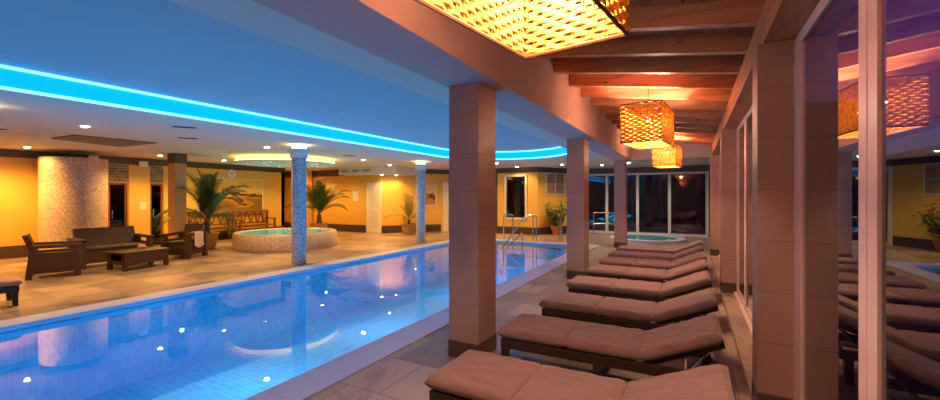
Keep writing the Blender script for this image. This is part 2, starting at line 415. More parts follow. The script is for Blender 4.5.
# sauna cabins behind the two glass doors
for i, (a, b) in enumerate(((5.25, 5.70), (6.26, 6.62))):
    mb = MB().box(XW-1.2, XW-1.15, a-.1, b+.3, 0, 2.2); mb.box(XW-1.15, XW-.16, a-.15, a-.1, 0, 2.2); mb.box(XW-1.15, XW-.16, b+.3, b+.35, 0, 2.2); mb.box(XW-1.2, XW-.16, a-.15, b+.35, 2.2, 2.25)
    for k in range(3): mb.box(XW-1.15, XW-.55, a-.1, b+.3, .35+.42*k, .41+.42*k)
    struct(mb, 'wall_sauna_%d' % (i+1), 'sauna')
    lamp('sauna_glow', 'POINT', (XW-.8, (a+b)/2, 1.9), 2, AMBER, shadow_soft_size=.05)
for i, (a, b) in enumerate(((5.27, 5.68), (6.28, 6.60))):
    d = MB(); d.box(XW-.10, XW-.04, a, a+.035, 0, 1.86); d.box(XW-.10, XW-.04, b-.035, b, 0, 1.86); d.box(XW-.10, XW-.04, a, b, 1.82, 1.86)
    dd = struct(d, 'door_%d' % (i+1), 'sauna')
    MB().box(XW-.075, XW-.065, a+.035, b-.035, .02, 1.82).build('door_glass', 'glass_dark', dd)
    MB().box(XW-.06, XW-.01, a+.06, a+.09, .85, 1.1).build('door_handle', 'steel', dd)

wall('wall_corridor', (XW-3, 10.75), (XW, 10.75), out=1)
wall('wall_left_far', (XW-3, 10.9), (XW-3, 12.6), out=1)
Mb, L = wall('wall_back', (XW-3, 12.6), (-11.0, 12.75), out=1)
band('baseboard_back', Mb, .3, 5.62, 0, .30, .02, 'plinth'); band('trim_4', Mb, 0, L, 2.35, ZS, .02, 'dark_band')
Md, L = wall('wall_diagonal', (-11.0, 12.75), (-9.2, 15.0), out=1)
band('baseboard_diagonal', Md, .02, L-.35, 0, .30, .02, 'plinth'); band('trim_5', Md, 0, L, 2.43, ZS, .02, 'dark_band')
wall('wall_mosaic', (-9.2, 15.0), (-6.95, 15.12), out=1, mat='mosaic_dark')
Mw, L = wall('wall_window', (-6.95, 15.12), (-5.25, 15.12), out=1, openings=((.36, 1.22, .62, 2.30),))
band('baseboard_window', Mw, 0, L, 0, .28, .02, 'plinth'); band('trim_6', Mw, 0, L, 2.42, ZS, .02, 'dark_band')
Mv, LV = wall('wall_plant', (-5.25, 15.12), (-4.15, 17.2), out=1)
band('baseboard_plant', Mv, 0, LV, 0, .28, .02, 'plinth'); band('trim_7', Mv, 0, LV, 2.42, ZS, .02, 'dark_band')
# behind the camera, outer shell
wall('wall_front', (XW, Y0), (XG+.1, Y0), out=-1, z1=3.4)
# window of the spa cabin with room behind
f = MB(); x0, x1, z0, z1 = -6.59, -5.73, .62, 2.30
for a in ((x0-.05, x0+.03, z0-.05, z1+.05), (x1-.03, x1+.05, z0-.05, z1+.05), (x0, x1, z0-.05, z0+.03), (x0, x1, z1-.03, z1+.05)): f.box(a[0], a[1], 15.06, 15.16, a[2], a[3])
wf = struct(f, 'window_1', 'frame_white'); MB().box(x0+.03, x1-.03, 15.115, 15.125, z0+.03, z1-.03).build('pane', 'glass', wf)
mb = MB().box(-8, -5.3, 16.9, 17.0, 0, 2.6); mb.box(-8.0, -7.9, 15.3, 17, 0, 2.6); mb.box(-6.2, -5.9, 16.0, 16.3, 0, 2.6); struct(mb, 'wall_cabin', 'sauna')

# ------------------------------------------------------------------ ceiling
tray = [(-6.40, -3.0), (-2.64, -3.0)]
for k in range(21):
    a = k/20*PI; tray.append((-4.52+1.88*math.cos(a), 9.9+1.85*math.sin(a)))
RC = (-10.71, 8.19)
out_l = [(XW-3, Y0), (-2.02, Y0), (-2.02, 12.6), (XG+.06, 12.6), (XG+.06, Y1+.1), (XW-3, Y1+.1)]
mb = MB(); mb.holes(out_l, [tray], ZS); struct(mb, 'ceiling', 'ceil')
mb = MB().box(XW-3, -2.02, Y0, 12.6, ZT+.3, ZT+.35); mb.box(XW-3, XG+.1, 12.6, Y1+.1, ZS+.3, ZS+.35); struct(mb, 'ceiling_slab', 'ceil')
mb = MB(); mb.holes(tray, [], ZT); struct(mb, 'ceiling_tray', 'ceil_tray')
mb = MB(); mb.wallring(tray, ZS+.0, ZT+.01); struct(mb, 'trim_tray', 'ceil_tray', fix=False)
# cyan light cove: side face emits the wash of the strips on both edges, along the pool side and round the end
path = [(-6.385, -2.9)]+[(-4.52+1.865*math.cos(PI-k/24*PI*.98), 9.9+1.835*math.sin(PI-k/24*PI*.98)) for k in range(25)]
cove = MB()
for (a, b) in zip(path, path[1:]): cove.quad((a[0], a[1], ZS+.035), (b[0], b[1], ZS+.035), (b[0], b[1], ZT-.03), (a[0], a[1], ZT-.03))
cv = tag(cove.build('cove_light', 'cove_wash', fix=False), 'long cyan light band set in the edge of the raised pool ceiling', 'light')
for z in (ZS+.02, ZT-.018):
    MB().tube([(x, y, z) for x, y in path], .018, 6).build('light_strip', 'led_cyan', cv)
# dropped disc over the spa; its side emits the wash of the strip
dk = thing('ceiling_disc', 'round dropped ceiling disc with yellow glowing side above the whirlpool tub', 'light', (RC[0], RC[1], 2.44))
MB().lathe([(0, 0), (1.44, 0), (1.45, .01), (1.45, .03), (1.40, .03), (1.37, .02), (0, .02)], n=64).build('plate', 'ceil', dk, True)
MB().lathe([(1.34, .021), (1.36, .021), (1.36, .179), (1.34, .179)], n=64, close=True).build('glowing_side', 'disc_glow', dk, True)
MB().lathe([(1.37, .032), (1.40, .032), (1.40, .05), (1.37, .05)], n=64, close=True).build('light_strip', 'led_warm', dk)
for k in range(10):
    a = k*PI/5+.2; rr = (1.05, .7)[k % 2]; MB().lathe([(0, -.004), (.012, -.003), (.014, 0)], rr*math.cos(a), rr*math.sin(a), 8).build('star_lens', 'star', dk)
# beam between columns and pergola
mb = MB().box(-2.04, -1.55, Y0, 12.85, ZB, 3.32); struct(mb, 'ceiling_beam', 'fascia')
mb = MB().box(-1.55, XG+.02, 12.50, 12.85, ZB, 3.1); struct(mb, 'ceiling_cross_beam', 'fascia')
def zj(x): return 3.07-.143*(x+1.55)   # underside of the joists
jy = [-2.57+.7*k for k in range(22)]
jo = None
for k, y in enumerate(jy):
    if y > 12.45: break
    if k == 0:
        j = MB(); j.prism([(-1.549, zj(-1.55)), (.52, zj(.52)), (.52, zj(.52)+.18), (-1.549, zj(-1.55)+.18)], -.04, .04); jo = j.build('ceiling_joist', 'joist'); jo['kind'] = 'structure'
        jo.location = (0, y, 0)
    else:
        c = jo.copy(); C.objects.link(c); c.location = (0, y, 0)
mb = MB(); mb.prism([(-1.549, zj(-1.55)+.182), (XG+.3, zj(XG+.3)+.182), (XG+.3, zj(XG+.3)+.21), (-1.549, zj(-1.55)+.21)], Y0, 12.5); struct(mb, 'ceiling_boards', 'board')
mb = MB(); mb.prism([(.42, ZB+.012), (.66, ZB+.012), (.66, zj(.66)), (.42, zj(.42)-.002)], Y0, 12.5); struct(mb, 'ceiling_plate', 'plate')

# ------------------------------------------------------------------ columns
def square_column(x0, x1, y0, y1, z1, label, group, cat='column', cap=None, mat='col_tile'):
    cx, cy = (x0+x1)/2, (y0+y1)/2
    t = thing('square_column', label, cat, (cx, cy, 0), 0, group)
    MB().box(x0-cx, x1-cx, y0-cy, y1-cy, .15, z1, .006).build('shaft', mat, t)
    MB().box(x0-cx-.004, x1-cx+.004, y0-cy-.004, y1-cy+.004, 0, .155).build('plinth', 'plinth', t)
    return t
g = 'square tiled columns between pool and loungers'
square_column(-2.01, -1.70, 3.28, 3.66, ZB, 'square mauve tiled column standing behind the nearest sun lounger', g)
square_column(-2.01, -1.70, 7.36, 7.76, ZB, 'square mauve tiled column between the nearest and the farthest poolside columns', g)
square_column(-2.01, -1.70, 12.45, 12.83, ZB, 'square pinkish tiled column at the far end of the lounger row', g)
g = 'tiled pillars against the glazing'
square_column(.385, .595, 3.40, 3.66, ZB+.01, 'broad brown tiled pillar nearest the viewer against the glass facade', g)
square_column(.385, .595, 7.48, 7.74, ZB+.01, 'narrow brown tiled pillar beside the middle sun loungers against the glass', g)
square_column(.385, .595, 12.0, 12.26, ZB+.01, 'pink tiled pillar by the glass at the far end of the loungers', g)
sc = square_column(-12.14, -11.80, 5.68, 5.96, 2.36, 'square orange tiled column with dark top behind the towel armchair', None, mat='sand_tile')
MB().box(-.178, .178, -.148, .148, 2.35, ZS-.002).build('capital', 'dark_band', sc)

def round_col(x, y, label):
    t = thing('round_column', label, 'column', (x, y, 0), 0, 'round blue mosaic columns along the pool')
    MB().lathe([(0, .0), (.155, .0), (.155, 2.36), (0, 2.36)], n=28).build('shaft', 'mosaic_blue', t, True)
    MB().lathe([(0, 2.33), (.175, 2.33), (.18, 2.35), (.18, 2.41), (.19, 2.44), (.235, 2.47), (.24, 2.48), (.24, 2.53), (.0, 2.53)], n=28).build('capital', 'white', t, True)
    MB().lathe([(.0, 2.53), (.15, 2.53), (.15, 2.60), (.0, 2.60)], n=28).build('light_ring', 'cap_glow', t)
    return t
round_col(-7.62, 1.42, 'blue mosaic round column at the left edge, only its capital in view')
round_col(-7.62, 6.13, 'blue mosaic round column in front of the whirlpool tub')
round_col(-7.78, 10.95, 'blue mosaic round column farthest along the pool edge')
# big mosaic drum (shower)
tag(MB().lathe([(0, 0), (.64, 0), (.64, 2.44), (0, 2.44)], -13.74, 4.33, 48).build('mosaic_drum', 'mosaic_beige', smooth=True), 'large round shower drum clad in beige and pink mosaic by the left wall', 'shower')
# pale pillar in the corridor
square_column(-15.25, -14.75, 12.1, 12.55, ZS, 'pale yellow pillar behind the palm in the corridor opening', None, mat='wall_tile')

# ------------------------------------------------------------------ glazing
def vframe(mb, y0, y1, x0=.586, x1=.603, z0=.03, z1=ZB): mb.box(x0, x1, y0, y1, z0, z1)
wn = 0
def bay(name, y0, y1, muls, zt=ZB):
    f = MB(); vframe(f, y0, y0+.07); vframe(f, y1-.18, y1)
    f.box(.588, .603, y0+.07, y1-.18, .03, .10); f.box(.588, .603, y0+.07, y1-.18, zt-.07, zt)
    for a, b in muls:
        m = (a+b)/2; f.box(.586, .603, a, m-.012, .03, zt); f.box(.586, .603, m+.012, b, .03, zt); f.box(.590, .603, m-.02, m+.02, .03, zt)
    o = struct(f, name, 'frame')
    es = [y0+.07]+[v for ab in muls for v in ab]+[y1-.18]
    for a, b in zip(es[::2], es[1::2]): MB().box(.598, .604, a, b, .10, zt-.07).build('pane', 'glass', o)
    return o
bay('window_2', -3.4, .50, ((-1.6, -1.4),))
bay('window_3', .50, 3.40, ((2.01, 2.20),))
bay('window_4', 3.67, 7.47, ((4.9, 5.1), (6.2, 6.4)))
bay('window_5', 7.75, 11.99, ((9.1, 9.3), (10.6, 10.8)))
bay('window_6', 12.27, Y1, ((14.3, 14.5), (15.8, 16.0)))
mb = MB().box(XG-.05, XG+.08, Y0, Y1, 0.0, .03); struct(mb, 'trim_8', 'frame')
tag(MB().box(.372, .390, Y0, 12.2, .0, .008).build('drain_grate', 'vent'), 'thin dark drainage channel in the floor along the glass facade', 'grate')
# back glazing
f = MB(); xs = [-4.1, -3.05, -1.9, -.78, .45]
for i, x in enumerate(xs): f.box(x-.05, x+.05, 17.14, 17.26, 0, 2.40)
f.box(-4.1, .5, 17.15, 17.25, 2.32, 2.40); f.box(-4.1, .5, 17.15, 17.25, 0, .09)
o = struct(f, 'window_7', 'frame_white')
for a, b in zip(xs, xs[1:]): MB().box(a+.05, b-.05, 17.197, 17.203, .09, 2.32).build('pane', 'glass', o)
mb = MB().box(-4.3, .7, 17.12, 17.3, 2.40, ZS+.3); mb.box(.5, .7, 17.12, 17.3, 0, 2.40); struct(mb, 'wall_glazing_head', 'dark_band')

# ------------------------------------------------------------------ pendant lamps
def weave(mb, p, q, z0, z1, rows=18):
    p, q = Vector(p), Vector(q); d = (q-p); L = d.length; d.normalize(); n = Vector((-d.y, d.x, 0)); ns = max(4, round(L/.05))
    for r in range(rows):
        z = z0+(r+.5)*(z1-z0)/rows; pts = []
        for k in range(ns*2+1):
            s = math.cos(PI*k/2)*(1 if r % 2 else -1)
            off = .009*s
            pts.append(p+d*(L*k/(ns*2))+n*off+Vector((0, 0, z+rnd.uniform(-.0015, .0015)+.004*math.sin(PI*k/2)*(1 if r % 2 else -1))))
        mb.tube(pts, .0125, 5, sq=(.34, 1.0))
    for k in range(ns+1):
        c = p+d*(L*k/ns); mb.tube([c+Vector((0, 0, z0)), c+Vector((0, 0, z1))], .0035, 4)
LW, LL, LH = .50, .90, .50
def make_lamp():
    t = thing('pendant_lamp', 'x', 'lamp', (0, 0, 2.2), 0, 'woven rope pendant lamps over the loungers')
    w, l = LW/2, LL/2
    mb = MB(); c = [(-w, -l, 0), (w, -l, 0), (w, l, 0), (-w, l, 0)]
    for i in range(4): weave(mb, c[i], c[(i+1) % 4], .008, LH-.008)
    mb.build('lamp_shade', 'rope', t, True)
    for z, nm in ((0, 'bottom_rim'), (LH, 'top_rim')):
        f = MB()
        for i in range(4):
            a, b = Vector(c[i]), Vector(c[(i+1) % 4]); f.tube([a+Vector((0, 0, z)), b+Vector((0, 0, z))], .009, 6)
        f.build(nm, 'rope_rim', t)
    s = MB(); s.tube([(-w, 0, LH), (w, 0, LH)], .006, 6); s.tube([(0, 0, LH), (0, 0, LH-.12)], .018, 8); s.build('bulb_holder', 'black', t)
    MB().tube([(0, 0, LH), (0, 0, zj(-.55)-2.2+.17)], .004, 6).build('cord', 'black', t)
    b = MB(); b.lathe([(0, LH-.12), (.014, LH-.125), (.026, LH-.16), (.028, LH-.175), (.02, LH-.195), (0, LH-.205)], n=16)
    b.build('bulb', 'bulb', t, True)
    return t
L0 = make_lamp()
LP = 105
for i, (y, lab) in enumerate(((1.47, 'large woven rope box lamp overhead, nearest the viewer and cut off by the frame'), (6.12, 'woven rope box lamp hanging in the middle of the three lamps'), (10.85, 'small looking woven rope box lamp farthest down the pergola'))):
    if i == 0: o = L0; o.location = (-.565, y, 2.2); o.rotation_euler = (0, 0, -.15); o['label'] = lab
    else: o = dup(L0, (-.54, y, 2.2), -.11, lab)
    for dy in (-.25, .25):
        lamp('lamp_light', 'POINT', (-.54, y+dy, 2.2+.28), LP/2, (1, .62, .38), shadow_soft_size=.05)

# ------------------------------------------------------------------ loungers
def pad(L0_, L1_, w, path, th, seams, mat, name, parent, ed=.03):
    """cushion swept along x in the XZ plane; path(x)->(x,z); puffy sections between seams"""
    nx, ny = 84, 20; bm = bmesh.new(); top = []; bot = []
    sk = [L0_]+seams+[L1_]
    def prof(x, y):
        d = min(abs(x-s) for s in sk); dy = min(y, w-y)
        fx = min(1, d/.045); fy = min(1, dy/.045)
        fx = math.sqrt(max(0, 1-(1-fx)**2)); fy = math.sqrt(max(0, 1-(1-fy)**2))
        edge = abs(x-L0_) < .05 or abs(x-L1_) < .05
        wr = .0035*math.sin(31*x+9*math.sin(5*y))*math.sin(13*y+4*x)
        return (fx if edge else .55+.45*fx), fy, wr
    xs = set(); n = nx
    X = [L0_+(L1_-L0_)*i/n for i in range(n+1)]
    for s in seams:
        X += [s-.012, s, s+.012]
    X += [L0_+.006, L0_+.015, L0_+.03, L1_-.006, L1_-.015, L1_-.03]
    X = sorted(X); Ys = sorted([w*j/ny for j in range(ny+1)]+[.006, .015, .03, w-.006, w-.015, w-.03])
    for x in X:
        rt, rb = [], []
        (px, pz), (nx_, nz_) = path(x)
        for y in Ys:
            a, b, wr = prof(x, y); h = th*.5*a*b
            rt.append(bm.verts.new((px+nx_*(th*.5+h+wr*b), y, pz+nz_*(th*.5+h+wr*b))))
            rb.append(bm.verts.new((px+nx_*(th*.5-h*.98-.0005), y, pz+nz_*(th*.5-h*.98-.0005))))
        top.append(rt); bot.append(rb)
    for i in range(len(X)-1):
        for j in range(len(Ys)-1):
            bm.faces.new((top[i][j], top[i+1][j], top[i+1][j+1], top[i][j+1])); bm.faces.new((bot[i][j], bot[i][j+1], bot[i+1][j+1], bot[i+1][j]))
        bm.faces.new((top[i][0], bot[i][0], bot[i+1][0], top[i+1][0])); bm.faces.new((top[i][-1], top[i+1][-1], bot[i+1][-1], bot[i][-1]))
    for j in range(len(Ys)-1):
        bm.faces.new((top[0][j], top[0][j+1], bot[0][j+1], bot[0][j])); bm.faces.new((top[-1][j], bot[-1][j], bot[-1][j+1], top[-1][j+1]))
    m = MB(); m.bm.free(); m.bm = bm
    return m.build(name, mat, parent, True)
LWD = .58; BX = 1.11; TH = .085; AN = math.radians(23.5)
def lpath(x, L=1.72):
    if x < BX: return (x, .275), (0, 1)
    s = x-BX; r = .06
    a = AN*min(1, s/r)
    dx = s if s < r else s
    return (BX+s*math.cos(AN*.5) if s < r else BX+r*math.cos(AN*.5)+(s-r)*math.cos(AN), .275+(s*math.sin(AN*.5) if s < r else r*math.sin(AN*.5)+(s-r)*math.sin(AN))), (-math.sin(a), math.cos(a))
def make_lounger(cushion='cushion'):
    t = thing('sun_lounger', 'x', 'sun lounger', (0, 0, 0), 0, 'sun loungers in a row under the pergola')
    pad(-.03, 1.70, LWD, lpath, TH, [.56, BX], cushion, 'cushion', t)
    f = MB()
    for y in (.0, LWD-.045): f.box(0, 1.62, y+.01, y+.045, .195, .272, .006)
    f.box(0, .045, .045, LWD-.045, .195, .272, .006); f.box(1.58, 1.62, .045, LWD-.045, .195, .272, .006)
    for k in range(12): f.box(.09+k*.085, .14+k*.085, .045, LWD-.045, .245, .268)
    f.build('frame', 'lounger_frame', t)
    for x in (.01, .78, 1.53):
        for y in (.006, LWD-.056):
            l = MB(); l.prism([(x, 0), (x+.05, 0), (x+.06, .20), (x-.002, .20)], y, y+.05); l.build('leg', 'lounger_frame', t)
    b = MB(); R = Matrix.Translation((BX, 0, .26)) @ Matrix.Rotation(-AN, 4, 'Y')
    for y in (.05, LWD-.09): b.box(.03, .58, y, y+.04, -.035, .005, M4=R)
    b.box(.54, .58, .09, LWD-.09, -.035, .005, M4=R)
    for k in range(6): b.box(.06+k*.078, .105+k*.078, .09, LWD-.09, -.02, .003, M4=R)
    b.build('back_frame', 'lounger_frame', t)
    p = MB()
    for y in (.12, LWD-.12): p.tube([(BX+.46, y, .41), (BX+.30, y, .20), (BX+.12, y, .19)], .009, 6)
    p.tube([(BX+.30, .12, .20), (BX+.30, LWD-.12, .20)], .009, 6)
    p.build('back_support', 'steel', t)
    return t
LG = make_lounger()
ys = [2.16, 3.22, 4.29, 5.40, 6.52, 7.53, 8.50, 9.48]
labs = ['brown sun lounger with taupe cushion nearest the viewer, cut by the bottom edge',
        'brown sun lounger with taupe cushion beside the nearest square column, second from the viewer',
        'taupe cushioned sun lounger third from the viewer, next beyond the nearest column',
        'taupe cushioned sun lounger fourth from the viewer in the pergola row',
        'taupe cushioned sun lounger fifth from the viewer, just before the middle column',
        'taupe cushioned sun lounger sixth from the viewer, beside the middle column',
        'taupe cushioned sun lounger second from the far end of the row',
        'sun lounger farthest from the viewer, its lit backrest before the round plunge pool']
for i, (y, lab) in enumerate(zip(ys, labs)):
    z = rnd.uniform(-.012, .012)
    if i == 0: LG.location = (-1.465, y-.02, 0); LG['label'] = lab
    else: dup(LG, (-1.46+rnd.uniform(-.015, .015), y, 0), z, lab)
pl = dup(LG, (-8.66, 2.05, 0), -PI*.5-.12, 'brown low sun lounger on the far pool deck, cut off by the left edge')
del pl['group']
for c in kids(pl):
    if c.name.startswith('cushion'):
        c.data = c.data.copy(); c.data.materials[0] = M['pale_cushion']

# ------------------------------------------------------------------ wicker lounge set
def wicker_seat(name, label, cat, loc, rz, W_, group=None):
    """faces -Y, centred, depth .70"""
    t = thing(name, label, cat, loc, rz, group); D = .70; w = W_/2
    for s in (-1, 1):
        x0, x1 = (-w, -w+.09) if s < 0 else (w-.09, w)
        a = MB(); a.prism([(-D/2-.02, .60), (D/2-.02, .615), (D/2+.0, .59), (D/2-.04, .55), (-D/2+.03, .545), (-D/2-.02, .575)], x0-.01, x1+.01, 'x'); a.build('armrest', 'wicker', t)
        f = MB(); f.prism([(-D/2, 0), (-D/2+.10, 0), (-D/2+.14, .56), (-D/2+.03, .56)], x0, x1, 'x')
        f.build('leg', 'wicker', t)
        f = MB(); f.prism([(D/2-.06, 0), (D/2+.03, 0), (D/2-.03, .56), (D/2-.12, .56)], x0, x1, 'x')
        f.build('leg', 'wicker', t)
        f = MB(); f.prism([(-D/2+.04, .09), (D/2-.03, .09), (D/2-.08, .46), (-D/2+.08, .46)], x0+.015, x1-.015, 'x')
        f.build('side_panel', 'wicker', t)
    f = MB(); f.box(-w+.09, w-.09, -D/2+.03, D/2-.08, .10, .37, .01); f.build('seat_base', 'wicker', t)
    f = MB(); f.box(-w+.095, w-.095, -D/2+.01, D/2-.12, .37, .43, .02); f.build('seat', 'wicker', t)
    f = MB(); f.prism([(D/2-.16, .33), (D/2-.08, .33), (D/2+.07, .78), (D/2+.0, .80)], -w+.10, w-.10, 'x'); f.build('backrest', 'wicker', t)
    return t
sofa = wicker_seat('wicker_sofa', 'dark brown wicker two-seat sofa in front of the mosaic drum', 'sofa', (-11.27, 4.18, 0), PI/2-.0, 1.28)
ch1 = wicker_seat('wicker_armchair', 'dark brown wicker armchair on the left of the sofa, seen from its side', 'armchair', (-10.64, 3.08, 0), PI-.30, .72, 'wicker armchairs')
ch2 = wicker_seat('wicker_armchair', 'dark brown wicker armchair with a white towel over its arm', 'armchair', (-10.92, 5.47, 0), .48, .66, 'wicker armchairs')
tb = thing('wicker_table', 'low brown wicker coffee table in front of the sofa', 'table', (-10.22, 4.24, 0), .16)
MB().box(-.28, .28, -.44, .44, .345, .375, .008).build('tabletop', 'wicker', tb)
f = MB(); f.box(.245, .27, -.42, .42, .12, .345); f.box(-.27, -.245, -.42, .42, .12, .345); f.box(-.245, .245, .40, .42, .12, .345)
f.box(-.245, -.17, -.42, -.40, .12, .345); f.box(.17, .245, -.42, -.40, .12, .345); f.box(-.17, .17, -.42, -.40, .12, .20); f.box(-.17, .17, -.42, -.40, .31, .345); f.box(-.245, .245, -.40, .40, .12, .14)
f.build('apron', 'wicker', tb)
for x in (-.27, .20):
    for y in (-.43, .36): MB().box(x, x+.07, y, y+.07, 0, .13).build('leg', 'wicker', tb)
# flower bowl on table
fb = thing('flower_bowl', 'small pale bowl with pink blossoms on the wicker coffee table', 'bowl', (-10.30, 4.33, .375))
MB().lathe([(0, 0), (.05, 0), (.085, .05), (.08, .05), (.045, .01), (0, .01)], n=20).build('bowl', 'white', fb, True)
f = MB()
for k in range(9):
    a = k*2.4; r = .05*math.sqrt(k/9); f.lathe([(0, .03), (.02, .045), (.028, .065), (.015, .085), (0, .09)], r*math.cos(a), r*math.sin(a), 8)
M['blossom'] = mat_plain('blossom', hx('e8a090'), .8); f.build('blossoms', 'blossom', fb, True)
# towel draped over the right arm of the second armchair
def towel():
    bm = bmesh.new(); n = 26; m = 14; g = []
    prof = [(-.05, .36), (-.065, .50), (-.06, .60), (-.03, .632), (.0, .638), (.04, .634), (.066, .60), (.072, .50), (.078, .40), (.085, .30)]
    for i in range(n+1):
        s = i/n*(len(prof)-1); k = min(int(s), len(prof)-2); u = s-k
        x = prof[k][0]*(1-u)+prof[k+1][0]*u; z = prof[k][1]*(1-u)+prof[k+1][1]*u; r = []
        for j in range(m+1):
            y = -.16+.30*j/m; w = .010*math.sin(j*1.7+i*.15)*(1 if abs(z-.63) > .03 else .2)
            zz = z-(.05*math.sin(j/m*PI) if i > n*.9 else 0)
            r.append(bm.verts.new((x+w*(1 if x > 0 else -1)+(.010 if x > 0 else -.010), y+.01*math.sin(i*.5), zz)))
        g.append(r)
    for i in range(n):
        for j in range(m): bm.faces.new((g[i][j], g[i+1][j], g[i+1][j+1], g[i][j+1]))
    bmesh.ops.solidify(bm, geom=bm.faces[:], thickness=.008)
    q = MB(); q.bm.free(); q.bm = bm
    o = q.build('towel', 'towel', None, True)
    return o
tw = towel()
cz, sz = math.cos(.48), math.sin(.48); ax = .285
tw.location = (-10.92+ax*cz, 5.47+ax*sz, .0); tw.rotation_euler = (0, 0, .48)
tag(tw, 'white towel draped over the arm of the right wicker armchair', 'towel')

# ------------------------------------------------------------------ whirlpool tub
spa = thing('whirlpool_tub', 'round raised whirlpool tub clad in beige mosaic behind the round column', 'hot tub', (RC[0], RC[1], 0))
R_ = 1.43
MB().lathe([(R_-.02, 0), (R_, .03), (R_, .40), (R_-.03, .45), (R_-.14, .45), (R_-.17, .43), (R_-.175, .42)], n=64, close=False).build('shell', 'mosaic_beige', spa, True)
MB().lathe([(R_-.172, .425), (R_-.18, .10), (0, .10)], n=48).build('basin', 'teal_tile', spa)
tag(MB().lathe([(0, .425), (R_-.168, .425)], RC[0], RC[1], 48).build('tub_water', 'spa_water', fix=False), 'greenish bubbling water inside the raised whirlpool tub', 'water', kind='stuff')
lamp('spa_light', 'POINT', (RC[0], RC[1], .25), 30, (.2, .95, .75), shadow_soft_size=.1)
# round plunge pool at far end
pp = thing('plunge_pool', 'round floor level plunge pool with white rim before the far glazing', 'pool', (-1.42, 15.45, 0))
MB().lathe([(1.22, 0), (1.22, .06), (1.1, .07), (1.0, .065), (.99, .02)], n=48).build('rim', 'coping', pp, True)
MB().lathe([(.991, .05), (.99, .012), (0, .012)], n=48).build('basin', 'teal_tile', pp)
tag(MB().lathe([(0, .045), (.986, .045)], -1.42, 15.45, 48).build('plunge_water', 'spa_water', fix=False), 'pale blue water in the round plunge pool at the far end', 'water', kind='stuff')
# pool lamps
def pool_lamp(x, y, z, ax, label):
    t = thing('pool_lamp', label, 'lamp', (x, y, z), ax, 'underwater lamps in the pool')
    R = Matrix.Rotation(PI/2, 4, 'Y')
    b = MB(); b.lathe([(0, .0), (.05, .0), (.055, .012), (.045, .02), (0, .02)], n=20)
    for v in b.bm.verts: v.co = R @ v.co
    b.build('bezel', 'steel', t, True)
    b = MB(); b.lathe([(0, .024), (.028, .022), (.034, .018)], n=16)
    for v in b.bm.verts: v.co = R @ v.co
    b.build('lens', 'pool_lamp', t)
    lamp('pool_light', 'POINT', (x+1.5*math.cos(ax), y, z+.2), 23, (.0, .45, .90), shadow_soft_size=.4)
for i, y in enumerate((1.2, 3.4, 6.2, 9.4)):
    pool_lamp(PX0+.002, y, -.55, 0, 'round underwater lamp on the far pool wall ' + ('nearest the left edge of the photo', 'below the wicker coffee table', 'below the round column by the whirlpool', 'near the farthest round column')[i])
for i, y in enumerate((.9, 3.9, 7.0, 10.2)):  # near wall lamps are out of view, added to light the pool
    pool_lamp(PX1-.002, y, -.55, PI, 'unseen added underwater lamp on the near pool wall ' + ('closest to the viewer', 'beside the nearest square column', 'beside the middle square column', 'closest to the pool steps')[i])

# ------------------------------------------------------------------ hand rails
def arc_path(ps, r=.06, n=5):
    ps = [Vector(p) for p in ps]; out = [ps[0]]
    for a, b, c in zip(ps, ps[1:], ps[2:]):
        u = (a-b).normalized()*r; v = (c-b).normalized()*r
        for k in range(n+1):
            t = k/n; out.append((b+u)*(1-t)**2+b*2*t*(1-t)+(b+v)*t*t)
    return out+[ps[-1]]
def rail(paths, label, group=None, name='hand_rail'):
    b = MB()
    for p in paths: b.tube(arc_path(p), .02, 8)
    return tag(b.build(name, 'steel', None, True), label, 'hand rail', group)
g = 'steel hand rails round the pool steps'
rail([[(-5.72, 12.95, 0.012), (-5.72, 12.95, .86), (-5.38, 12.95, .86), (-5.38, 12.95, .012)]], 'steel hoop rail on the left of the pool steps', g)
rail([[(-4.72, 13.1, .012), (-4.72, 13.1, .86), (-4.86, 12.8, .86), (-5.02, 11.15, -.1), (-5.02, 11.15, -.85)],
      [(-4.60, 13.1, .012), (-4.60, 13.1, .84), (-4.62, 12.9, .84)],
      [(-4.80, 12.3, -.12), (-4.80, 12.3, .32), (-4.90, 11.3, -.06)]], 'steel stair rail slanting down into the pool water', g)
rail([[(-3.85, 13.15, 0.012), (-3.85, 13.15, .88), (-3.85, 13.45, .88), (-3.85, 13.45, .012)]], 'steel hoop rail beside the potted ficus at the pool end', g)
rail([[(-3.45, 16.6, 0), (-3.45, 16.6, .85), (-2.66, 16.6, .85), (-2.66, 16.6, 0)], [(-3.45, 16.6, .42), (-2.66, 16.6, .42)]], 'steel guard rail beside the round plunge pool', None, 'guard_rail')

